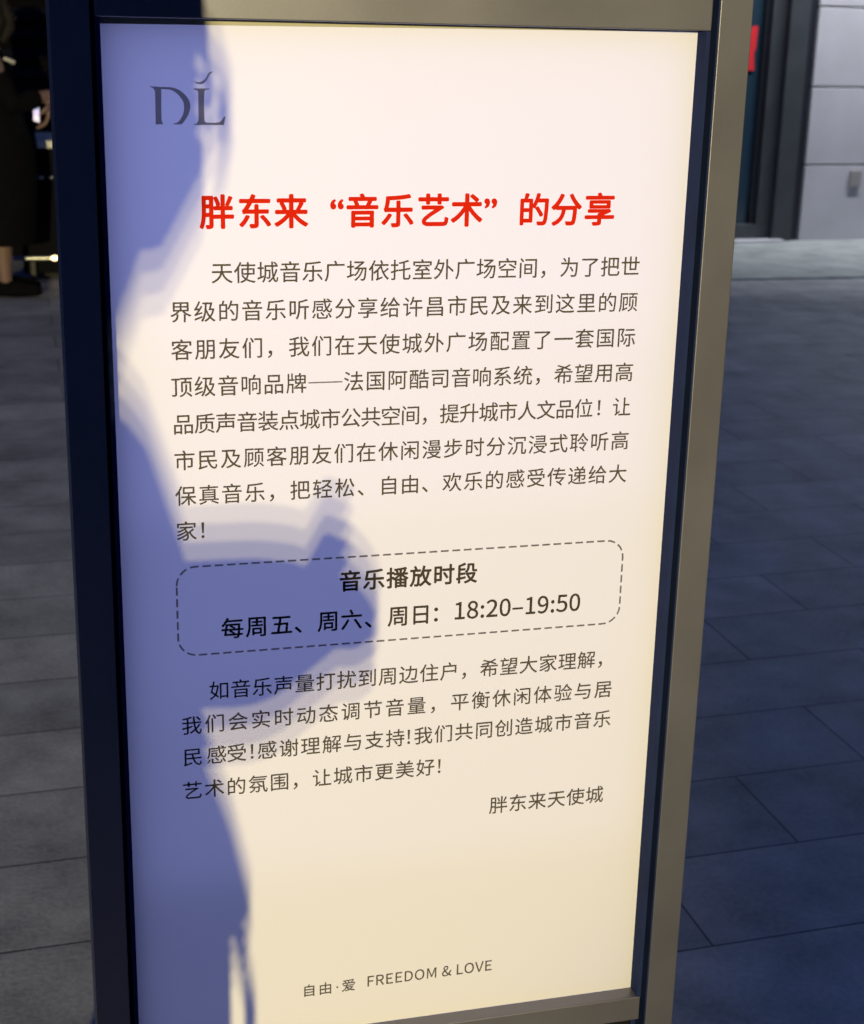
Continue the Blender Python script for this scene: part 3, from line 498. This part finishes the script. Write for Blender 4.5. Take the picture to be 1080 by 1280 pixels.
def make_phone(name, label, loc, rot, screen):
    r = empty(name, loc, label, 'phone'); r.rotation_euler = rot
    bm = bmesh.new(); box(bm, -.0375, .0375, -.004, .004, -.077, .077); obj('body', bm, dark_alu, r, bevel=.003, seg=3)
    bm = bmesh.new(); box(bm, -.0345, .0345, -.0046, -.0042, -.073, .073); obj('screen', bm, screen, r)
    bm = bmesh.new(); box(bm, .010, .033, .0042, .0062, .045, .070); obj('camera_bump', bm, dark_alu, r, bevel=.001)
    return r
scr_dim = emis('dim_screen', (.5, .6, 1.0), .25)
make_phone('mobile_phone', 'black mobile phone held upright by the woman in the grey shirt', (px+.200, py-.004, 1.178), (R(-30), 0, R(-90)), scr_dim)

# --- woman in black standing at the counter, left of the sign
wx, wy = -.165, 7.22
guest = empty('person', (wx, wy, 0), 'woman in a long black dress holding a glowing phone, left of the sign', 'person')
bm = bmesh.new()
HC2 = (.035, 0, 1.440)
face(bm, HC2)
tube(bm, [(0, 0, 1.20), (.0, 0, 1.30), (.01, 0, 1.39)], [.062, .050, .052], 18)
for k in (-1, 1): leg_chain(bm, k*.075, .02, .80)
loft(bm, [(0, 0, .80, .11, .16), (0, 0, 1.0, .10, .14), (-.01, 0, 1.15, .085, .155), (-.01, 0, 1.25, .06, .13)], 24)
E2, W2 = {}, {}
for k in (-1, 1):
    sh = Vector((0, k*.165, 1.225)); el = Vector((.10, k*.20, 1.00)) if k < 0 else Vector((.02, .205, .96))
    wr = Vector((.285, -.10, 1.045)) if k < 0 else Vector((.10, .19, .73))
    E2[k], W2[k] = el, wr
    tube(bm, [sh, sh.lerp(el, .5), el, el.lerp(wr, .5), wr], [.052, .046, .042, .040, .029], 16)
hand(bm, (.285, -.10, 1.035), (-.10, .05, -1), (-1, 0, .1), (.35, .5, .4), 1.15, -1)
hand(bm, W2[1], (.15, 0, -1), (1, -.3, 0), (.25, .3, .3), 1.0, 1)
remeshed('body', bm, mat('dimmed_skin', (.19, .118, .104), .5, 0, (25, .08)), guest, .0045, 4)  # skin base colour darkened to stand in for weak lamp light on her
face_parts(guest, HC2)
bm = bmesh.new()
loft(bm, [(.02, 0, .285, .165, .24), (.02, 0, .32, .168, .24), (.025, 0, .60, .185, .235), (.02, 0, .80, .180, .220), (.01, 0, .97, .135, .175), (0, 0, 1.08, .125, .18), (-.005, 0, 1.17, .112, .18), (-.01, 0, 1.215, .09, .165), (-.01, 0, 1.255, .065, .11), (-.008, 0, 1.272, .056, .066)], 44)
for k in (-1, 1):
    sh = Vector((0, k*.150, 1.195)); el, wr = E2[k], W2[k]
    tube(bm, [sh, sh.lerp(el, .5), el, el.lerp(wr, .55 if k < 0 else .8)], [.066, .062, .058, .052], 18)
dress = remeshed('dress', bm, black_cloth, guest, .006, 4)
bm = bmesh.new(); tube(bm, [(.075, -.09, 1.222), (.10, -.075, 1.212), (.115, -.06, 1.205)], [.008, .010, .012], 10); obj('brooch', bm, white_m, dress, True)
bm = bmesh.new()
for k in (-1, 1): tube(bm, [(-.03, k*.075, .050), (.08, k*.083, .042), (.17, k*.090, .034)], [.046, .045, .032], 16)
remeshed('shoes', bm, black_cloth, guest, .006, 2)
bm = bmesh.new(); hx, hy, hz = HC2
ellipsoid(bm, (hx-.022, 0, hz+.034), (.102, .088, .094))
for k in (-1, 1):
    tube(bm, [(hx, k*.07, hz+.05), (hx+.012, k*.083, hz-.04), (hx-.01, k*.080, hz-.12)], [.046, .046, .03], 14, (.5, 1))
    tube(bm, [(hx+.035, k*.064, hz+.06), (hx+.068, k*.074, hz-.01), (hx+.066, k*.070, hz-.07), (hx+.04, k*.072, hz-.13)], [.036, .038, .036, .018], 14, (.45, 1))
tube(bm, [(hx-.07, 0, hz+.03), (hx-.085, 0, hz-.06), (hx-.08, 0, hz-.16)], [.068, .064, .05], 18, (1.2, .8))
remeshed('hair', bm, hair_m, guest, .005, 3)
def app_screen():
    m = bpy.data.materials.new('lit_screen'); m.use_nodes = True; n = m.node_tree; b = n.nodes['Principled BSDF']
    tc = n.nodes.new('ShaderNodeTexCoord'); sp = n.nodes.new('ShaderNodeSeparateXYZ'); n.links.new(tc.outputs['Object'], sp.inputs[0])
    mr = n.nodes.new('ShaderNodeMapRange'); mr.inputs[1].default_value = -.077; mr.inputs[2].default_value = .077; n.links.new(sp.outputs[2], mr.inputs[0])
    cr = n.nodes.new('ShaderNodeValToRGB'); cr.color_ramp.interpolation = 'CONSTANT'
    e = cr.color_ramp.elements; e[0].position = 0; e[0].color = (1, .85, .95, 1); e[1].position = .22; e[1].color = (.75, .65, 1, 1)
    for p_, c_ in ((.42, (.45, .6, 1, 1)), (.62, (.2, .35, 1, 1)), (.70, (.6, .75, 1, 1)), (.80, (.75, .6, .12, 1))):
        q = e.new(p_); q.color = c_
    n.links.new(mr.outputs[0], cr.inputs[0]); n.links.new(cr.outputs[0], b.inputs['Emission Color']); b.inputs['Emission Strength'].default_value = .9
    return m
make_phone('mobile_phone', 'lit mobile phone in the hand of the woman in black', (wx+.222, wy-.115, .985), (R(0), R(4), R(-66)), app_screen())

# ------------------------------------------------------------------ dark bar front and counter behind her
bar = empty('drinks_counter', (.9, 7.95, 0), 'black counter with a white top edge and a glowing foot rail, left behind the sign', 'counter')
bm = bmesh.new(); box(bm, -.95, 1.0, -.25, .35, .04, .735); obj('body', bm, mat('black_lacquer', (.004, .004, .006), .8, 0, (8, .3), None, .1), bar, bevel=.004)
bm = bmesh.new(); box(bm, -.842, 1.05, -.29, .40, .7355, .775); obj('counter_top', bm, white_m, bar, bevel=.003)
bm = bmesh.new(); tube(bm, [(-1.0, -.33, .135), (1.0, -.33, .135)], .014, 14); rail = obj('foot_rail', bm, steel, bar, True)
warm = emis('warm_bulb', (1.0, .72, .36), 5)
bm = bmesh.new()
bm.free()
for x in (-.780, -.722):
    bm = bmesh.new(); ellipsoid(bm, (x, -.345, .137), (.020, .012, .013)); obj('bulb', bm, warm, rail, True)
for x in (-.9, 0, .9):
    bm = bmesh.new(); box(bm, x-.012, x+.012, -.335, -.25, .0, .120); obj('rail_bracket', bm, dark_alu, bar)
for x in (-.775, -.83):
    bm = bmesh.new(); ellipsoid(bm, (x, -.256, .573), (.016, .006, .010)); obj('knob', bm, steel, bar, True)
slat = mat('dark_slat', (.006, .006, .014), .9, 0, (8, .3), None, .1)
soot = mat('soot_black_paint', (.004, .004, .006), .95, 0, (8, .3), None, .1)
shut = empty('dark_building', (-.3, 8.6, 0), 'unlit dark shop front with horizontal slats, behind the woman in black', 'building')
bm = bmesh.new(); box(bm, -3.6, 3.0, .06, .4, 0, 3.6); obj('wall', bm, soot, shut)
bm = bmesh.new(); z = .15; 
while z < 3.3:
    box(bm, -3.4, 2.8, .0+.03, .055, z, z+.045+.02*random.random()); z += .115
obj('slats', bm, slat, shut, bevel=.006)

# ------------------------------------------------------------------ lit building at the right
B = empty('shop_building', (5.36, 8.85, 0), 'shop building with pale stone slabs beside dark framed glass, right of the sign', 'building', R(3.5))
stone = mat('pale_stone', (.47, .46, .49), .7, 0, (2.5, .12), (60, .15))
frame_m = mat('slate_frame', (.055, .062, .068), .5, .2, (6, .15))
frame_d = mat('slate_frame_edge', (.018, .020, .028), .5, .2)
glass = mat('dark_glass', (.024, .050, .075), .08, 0, None, None, .7)
bm = bmesh.new(); box(bm, .0, 5.0, .055, .5, 0, 4.2); obj('wall', bm, frame_d, B)
bm = bmesh.new()
zs = [.004, .545, 1.083, 1.62, 2.16, 2.70, 3.24, 3.78]
for z0, z1 in zip(zs, zs[1:]):
    for i in range(4): box(bm, .02+i*1.25, .02+i*1.25+1.246, .0, .052, z0+.006, z1-.006)
obj('stone_cladding', bm, stone, B, bevel=.004)
bm = bmesh.new(); box(bm, .385, .478, -.02, -.001, .392, .505); obj('outlet_box', bm, mat('grey_plastic', (.27, .26, .255), .5), B, bevel=.004)
bm = bmesh.new(); box(bm, -.215, -.062, -.02, .35, .0, 4.2); obj('pillar', bm, frame_m, B, bevel=.004)
bm = bmesh.new(); box(bm, -.061, .012, .02, .3, .0, 4.2); obj('edge_strip', bm, frame_d, B)
bm = bmesh.new(); box(bm, -.325, -.216, .03, .3, .0, 4.2); obj('window_frame', bm, frame_m, B, bevel=.003)
bm = bmesh.new(); box(bm, -.365, -.326, .06, .3, .0, 4.2); obj('window_gasket', bm, frame_d, B)
bm = bmesh.new(); box(bm, -2.6, -.366, .09, .11, .13, 4.2); obj('window', bm, glass, B)
bm = bmesh.new(); box(bm, -2.6, -.327, .02, .3, .02, .13); obj('sill', bm, frame_m, B, bevel=.003)
bm = bmesh.new(); box(bm, -2.6, -.15, -.09, .02, .0, .03); obj('threshold', bm, stone, B, bevel=.003)
bm = bmesh.new(); box(bm, -2.9, 5.0, -1.9, .4, 4.22, 4.5); cano = obj('canopy', bm, frame_m, B, bevel=.01)
bm = bmesh.new(); box(bm, -.9, 2.4, -1.0, -.8, 4.19, 4.218); fx = obj('ceiling_light', bm, emis('cool_lamp', (.85, 1.0, .95), 4), B)
al = bpy.data.lights.new('canopy_light', 'AREA'); al.shape = 'RECTANGLE'; al.size = 3.2; al.size_y = .2; al.energy = 300; al.color = (.93, .96, 1.0)
o = bpy.data.objects.new('canopy_light', al); COL.objects.link(o); o.parent = B; o.location = (.75, -.9, 4.18); o.rotation_euler = (R(42), 0, 0); al.spread = R(125)

# unseen dark block added behind the camera to darken the sign metal's reflections
far = empty('added_dark_block', (0, -34, 0), 'long unlit dark building across the plaza, facing the sign', 'building')
bm = bmesh.new(); box(bm, -70, 70, -8, 0, 0, 17); obj('wall', bm, soot, far)
bm = bmesh.new()
for k in range(5): box(bm, -70, 70, 0, .35, 3.1+3.4*k, 3.45+3.4*k)
obj('ledges', bm, slat, far)
for k in range(5):
    for i in range(-8, 8):
        bm = bmesh.new(); box(bm, i*4+.6, i*4+3.4, .0, .06, .9+3.4*k, 2.8+3.4*k); obj('window', bm, glass, far)

red = mat('red_paper', (.75, .02, .03), .6)
bm = bmesh.new()
prof = [(-.22, 1.185), (-.008, 1.185), (-.020, 1.30), (-.008, 1.34), (-.004, 1.48), (-.22, 1.48)]
fr = [bm.verts.new((x, 0, z)) for x, z in prof]; bk = [bm.verts.new((x, .003, z)) for x, z in prof]
bm.faces.new(fr); bm.faces.new(bk[::-1])
for i in range(6): bm.faces.new((fr[i], fr[(i+1) % 6], bk[(i+1) % 6], bk[i]))
ps = obj('poster', bm, red); ps.location = (4.955, 8.905, 0); ps.rotation_euler = (0, 0, R(3.5))
tag(ps, 'red paper notice stuck on the dark shop glass beside the sign', 'poster')
